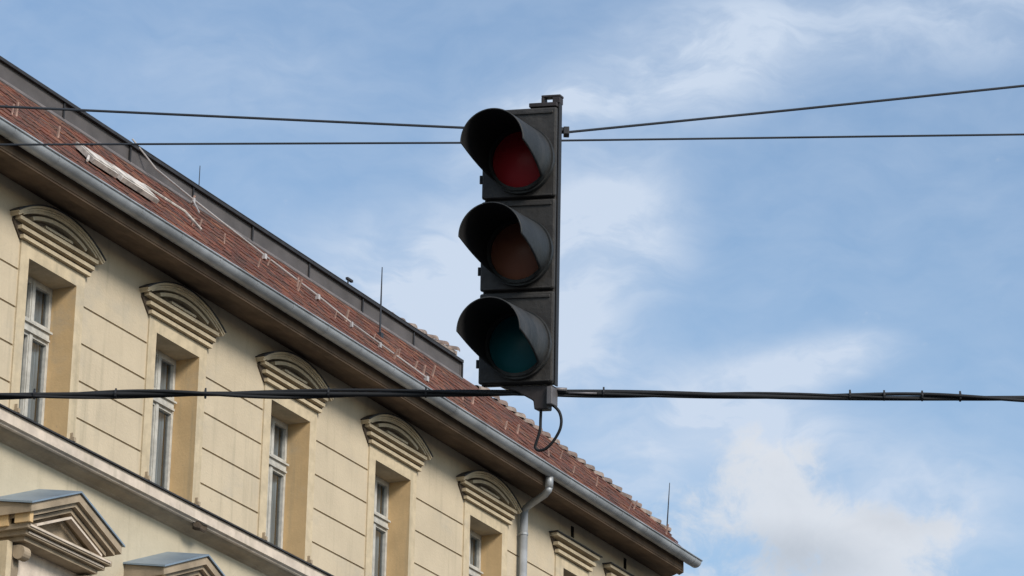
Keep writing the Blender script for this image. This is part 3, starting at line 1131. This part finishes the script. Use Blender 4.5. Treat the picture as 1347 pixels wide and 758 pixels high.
for i, (lm, lab) in enumerate((('green', 'bottom door with dark green lens'), ('amber', 'middle door with brownish amber lens'), ('red', 'top door with dark red lens'))):
    z0 = SEC * i
    zc = z0 + .132
    bm = bmesh.new()
    box(bm, -w2, w2, -.022, -.001, z0 + .004, z0 + SEC - .004)
    # pressed border and a raised shoulder round the lamp
    door = obj('lamp_door', bm, 'housing', light, bevel=.007)
    door['label'] = lab
    bm = bmesh.new()
    box(bm, -w2 + .012, w2 - .012, -.025, -.0215, z0 + .007, z0 + .013)
    obj('door_rib', bm, 'housing', door, bevel=.002)
    bm = bmesh.new()
    box(bm, -w2 + .012, w2 - .012, -.027, -.0215, z0 + SEC - .026, z0 + SEC - .016)
    obj('door_rib', bm, 'housing', door, bevel=.002)
    bm = bmesh.new()
    ring_band(bm, zc, -.045, -.020, .101, .1186)
    ring_band(bm, zc, -.052, -.044, .099, .110)
    bmesh.ops.translate(bm, verts=bm.verts, vec=(CX, 0, 0))
    bmesh.ops.recalc_face_normals(bm, faces=bm.faces)
    obj('lens_ring', bm, 'visor', door, smooth=False)
    # hinge knuckles on one side, a latch screw on the other
    for hz in (z0 + .06, z0 + SEC - .075):
        bm = bmesh.new()
        tube(bm, [(-w2 - .004, -.014, hz), (-w2 - .004, -.014, hz + .028)], .006, 8)
        obj('hinge', bm, 'black', door)
    bm = bmesh.new()
    tube(bm, [(w2 - .020, -.030, z0 + SEC * .5), (w2 - .020, -.018, z0 + SEC * .5)], .0085, 12)
    box(bm, w2 - .027, w2 - .013, -.032, -.0301, z0 + SEC * .5 - .0015, z0 + SEC * .5 + .0015)
    obj('latch', bm, 'black', door)
    # convex lens
    bm = bmesh.new()
    rings = []
    for q in range(9):
        rr = .103 * q / 8
        y = -.026 - .026 * (1 - (q / 8) ** 2)
        rings.append([bm.verts.new((rr * math.cos(2 * math.pi * k / 40), y, zc + rr * math.sin(2 * math.pi * k / 40))) for k in range(40)] if q else [bm.verts.new((0, y, zc))])
    for q in range(8):
        for k in range(40):
            if q == 0:
                bm.faces.new((rings[0][0], rings[1][k], rings[1][(k + 1) % 40]))
            else:
                bm.faces.new((rings[q][k], rings[q][(k + 1) % 40], rings[q + 1][(k + 1) % 40], rings[q + 1][k]))
    bmesh.ops.recalc_face_normals(bm, faces=bm.faces)
    bmesh.ops.translate(bm, verts=bm.verts, vec=(CX, 0, 0))
    obj('lens', bm, lm, door, smooth=True)
    # tunnel visor, lower half cut away on a slant
    bm = bmesh.new()
    VL, VR, NS, NR = .308, .1100, 56, 30
    grid_o, grid_i = [], []
    for j in range(NR + 1):
        t = j / NR
        # angle below horizontal the visor still reaches: near full circle at the door, half at the mouth
        low = R(44) * (1 - t) ** 1.1 + R(46) * max(0.0, 1 - t / .10) + R(1)
        a0, a1 = -low, math.pi + low
        ro, ri = [], []
        for k in range(NS + 1):
            a = a0 + (a1 - a0) * k / NS
            r_ = VR * (1.03 - .03 * t)
            ro.append(bm.verts.new((r_ * math.cos(a), -.040 - VL * t, zc + r_ * math.sin(a) - .004 * t)))
            ri.append(bm.verts.new(((r_ - .004) * math.cos(a), -.040 - VL * t, zc + (r_ - .004) * math.sin(a) - .004 * t)))
        grid_o.append(ro)
        grid_i.append(ri)
    for j in range(NR):
        for k in range(NS):
            bm.faces.new((grid_o[j][k], grid_o[j][k + 1], grid_o[j + 1][k + 1], grid_o[j + 1][k]))
            f = bm.faces.new((grid_i[j][k + 1], grid_i[j][k], grid_i[j + 1][k], grid_i[j + 1][k + 1]))
            f.material_index = 1
        for k in (0, NS):
            bm.faces.new((grid_o[j][k], grid_o[j + 1][k], grid_i[j + 1][k], grid_i[j][k]))
    for k in range(NS):
        bm.faces.new((grid_o[NR][k], grid_o[NR][k + 1], grid_i[NR][k + 1], grid_i[NR][k]))
    bmesh.ops.translate(bm, verts=bm.verts, vec=(CX, 0, 0))
    obj('visor', bm, ['visor', 'visor_in'], door, smooth=True)

# top fixing, clamp arm, lower bracket
bm = bmesh.new()
box(bm, w2 - .100, w2 - .002, -.018, .045, HH, HH + .014)
box(bm, w2 - .062, w2 - .052, .0, .04, HH + .014, HH + .036)
box(bm, w2 - .022, w2 + .004, .0, .04, HH + .014, HH + .036)
box(bm, w2 - .062, w2 + .006, .0, .04, HH + .036, HH + .044)
obj('top_bracket', bm, 'bracket', light, bevel=.002)
bm = bmesh.new()
prism(bm, [(-.06, -.004), (w2 - .004, -.004), (w2 - .02, -.03), (w2 - .02, -.085), (w2 - .068, -.085), (w2 - .072, -.055), (.0, -.022)], -.005, .045)
obj('lower_bracket', bm, 'bracket', light, bevel=.004)
bm = bmesh.new()
box(bm, w2 - .022, w2 - .002, -.016, .05, -.070, -.010)
obj('bracket_clamp', bm, 'galv', light, bevel=.003)
# cable loop below the bracket
bm = bmesh.new()
pts = []
ctrl = [(.080, -.080), (.079, -.12), (.078, -.150), (.068, -.185), (.062, -.208), (.075, -.220), (.100, -.214), (.125, -.190), (.146, -.155), (.152, -.125), (.147, -.098), (.135, -.080), (.118, -.066)]


def catmull(c, n=6):
    c = [Vector(p) for p in c]
    o = []
    for i in range(len(c) - 1):
        p0, p1, p2, p3 = c[max(i - 1, 0)], c[i], c[i + 1], c[min(i + 2, len(c) - 1)]
        for k in range(n):
            t = k / n
            o.append(.5 * ((2 * p1) + (-p0 + p2) * t + (2 * p0 - 5 * p1 + 4 * p2 - p3) * t * t + (-p0 + 3 * p1 - 3 * p2 + p3) * t ** 3))
    o.append(c[-1])
    return o


tube(bm, catmull([(x, .02, z) for x, z in ctrl]), .0052, 8)
obj('cable_loop', bm, 'cable', light, smooth=True)


# ------------------------------------------------------------------ overhead wires
def ray_pt(xp, yp, Y):
    """a place in the street plane at distance Y, worked out from measurements of the photograph"""
    f = 4799.8
    p_, r_ = R(PITCH), R(ROLL)
    F = Vector((0, math.cos(p_), math.sin(p_)))
    Rv = Vector((1, 0, 0))
    U = Rv.cross(F)
    R2 = math.cos(r_) * Rv + math.sin(r_) * U
    U2 = -math.sin(r_) * Rv + math.cos(r_) * U
    d = F + R2 * ((xp - 673.5) / f) - U2 * ((yp - 379) / f)
    return d / d.y * Y + Vector((0, 0, 1.6))


def extend(p, q, L):
    d = (q - p).normalized()
    return q + d * L


Y1 = 11.65
# upper stay wire: two arms meeting at the head
a = ray_pt(105, 145, Y1)
b = ray_pt(606, 168, Y1)
c = ray_pt(742, 174.5, Y1)
d = ray_pt(1347, 113, Y1)
bm = bmesh.new()
tube(bm, [extend(b, a, 8), a, b.lerp(c, .0) + Vector((0, .0, 0)), c, c.lerp(d, .5) - Vector((0, 0, .002)), d, extend(c, d, 8)], .0048, 8)
o = obj('stay_wire', bm, 'steel')
tag(o, 'upper steel wire bending at the top of the traffic light and rising to the right', 'wire', 'overhead wires')
bm = bmesh.new()
p = ray_pt(742, 173, Y1)
box(bm, p.x - .022, p.x + .012, p.y - .015, p.y + .015, p.z - .004, p.z + .010)
box(bm, p.x - .002, p.x + .018, p.y - .018, p.y + .018, p.z - .016, p.z + .012)
obj('wire_clamp', bm, 'black', o, bevel=.002)

a = ray_pt(0, 190.5, Y1 + .12)
b = ray_pt(606, 188, Y1 + .12)
c = ray_pt(742, 185, Y1 + .12)
d = ray_pt(1347, 177, Y1 + .12)
bm = bmesh.new()
tube(bm, [extend(b, a, 8), a, b, c, d, extend(c, d, 8)], .0040, 8)
tag(obj('straight_wire', bm, 'steel'), 'thin wire running nearly level just behind the top visor of the traffic light', 'wire', 'overhead wires')

# lower span: twisted bundle of cables bound to a carrier
Y2 = 11.62
a = ray_pt(0, 519.5, Y2)
b = ray_pt(640, 517.5, Y2)
c = ray_pt(728, 516.5, Y2)
d = ray_pt(1347, 523.5, Y2)
base = [extend(b, a, 8), a, a.lerp(b, .5) - Vector((0, 0, .002)), b, c, c.lerp(d, .5) - Vector((0, 0, .003)), d, extend(c, d, 8)]
dense = []
for i in range(len(base) - 1):
    n_ = max(2, int((base[i + 1] - base[i]).length / .035))
    for k in range(n_):
        dense.append(base[i].lerp(base[i + 1], k / n_))
dense.append(base[-1])
bundle = empty('span_cable', (base[0].x, base[0].y, base[0].z), 0)
tag(bundle, 'thick black twisted cable bundle crossing under the traffic light, tied at intervals', 'cable')
O_ = Vector(base[0])


def strand(name, r, off, ph, tw, m):
    bm = bmesh.new()
    pts_ = []
    for i, p in enumerate(dense):
        an = ph + tw * p.x + .6 * math.sin(p.x * 2.3 + ph)
        oo = off * (1 + .35 * math.sin(p.x * 1.7 + ph * 2))
        pts_.append(p + Vector((0, math.cos(an) * oo, math.sin(an) * oo)) - O_)
    tube(bm, pts_, r, 8)
    return obj(name, bm, m, bundle, smooth=True)


strand('carrier_cable', .0085, .0040, 0.0, 4.0, 'cable')
strand('signal_cable', .0062, .0095, 2.1, 5.0, 'cable')
strand('signal_cable', .0052, .0100, 4.3, 4.3, 'cable')
for xp in (45, 152, 270, 432, 560, 794, 1118, 1163, 1213, 1263):
    p = (a.lerp(b, xp / 640) if xp < 640 else c.lerp(d, (xp - 728) / 619)) - O_
    bm = bmesh.new()
    ax = Vector((1, 0, 0))
    tube(bm, [p - ax * .003, p + ax * .003], .0155, 10)
    box(bm, p.x - .003, p.x + .003, p.y - .003, p.y + .003, p.z + .014, p.z + .021)
    obj('cable_tie', bm, 'black', bundle)
# grey sleeves at the bracket
bm = bmesh.new()
p = c - O_
tube(bm, [p + Vector((-.01, -.02, .006)), p + Vector((.045, -.02, .005))], .0065, 8)
tube(bm, [p + Vector((.05, -.022, -.008)), p + Vector((.145, -.022, -.007))], .0035, 8)
obj('sleeve', bm, 'galv', bundle, smooth=True)
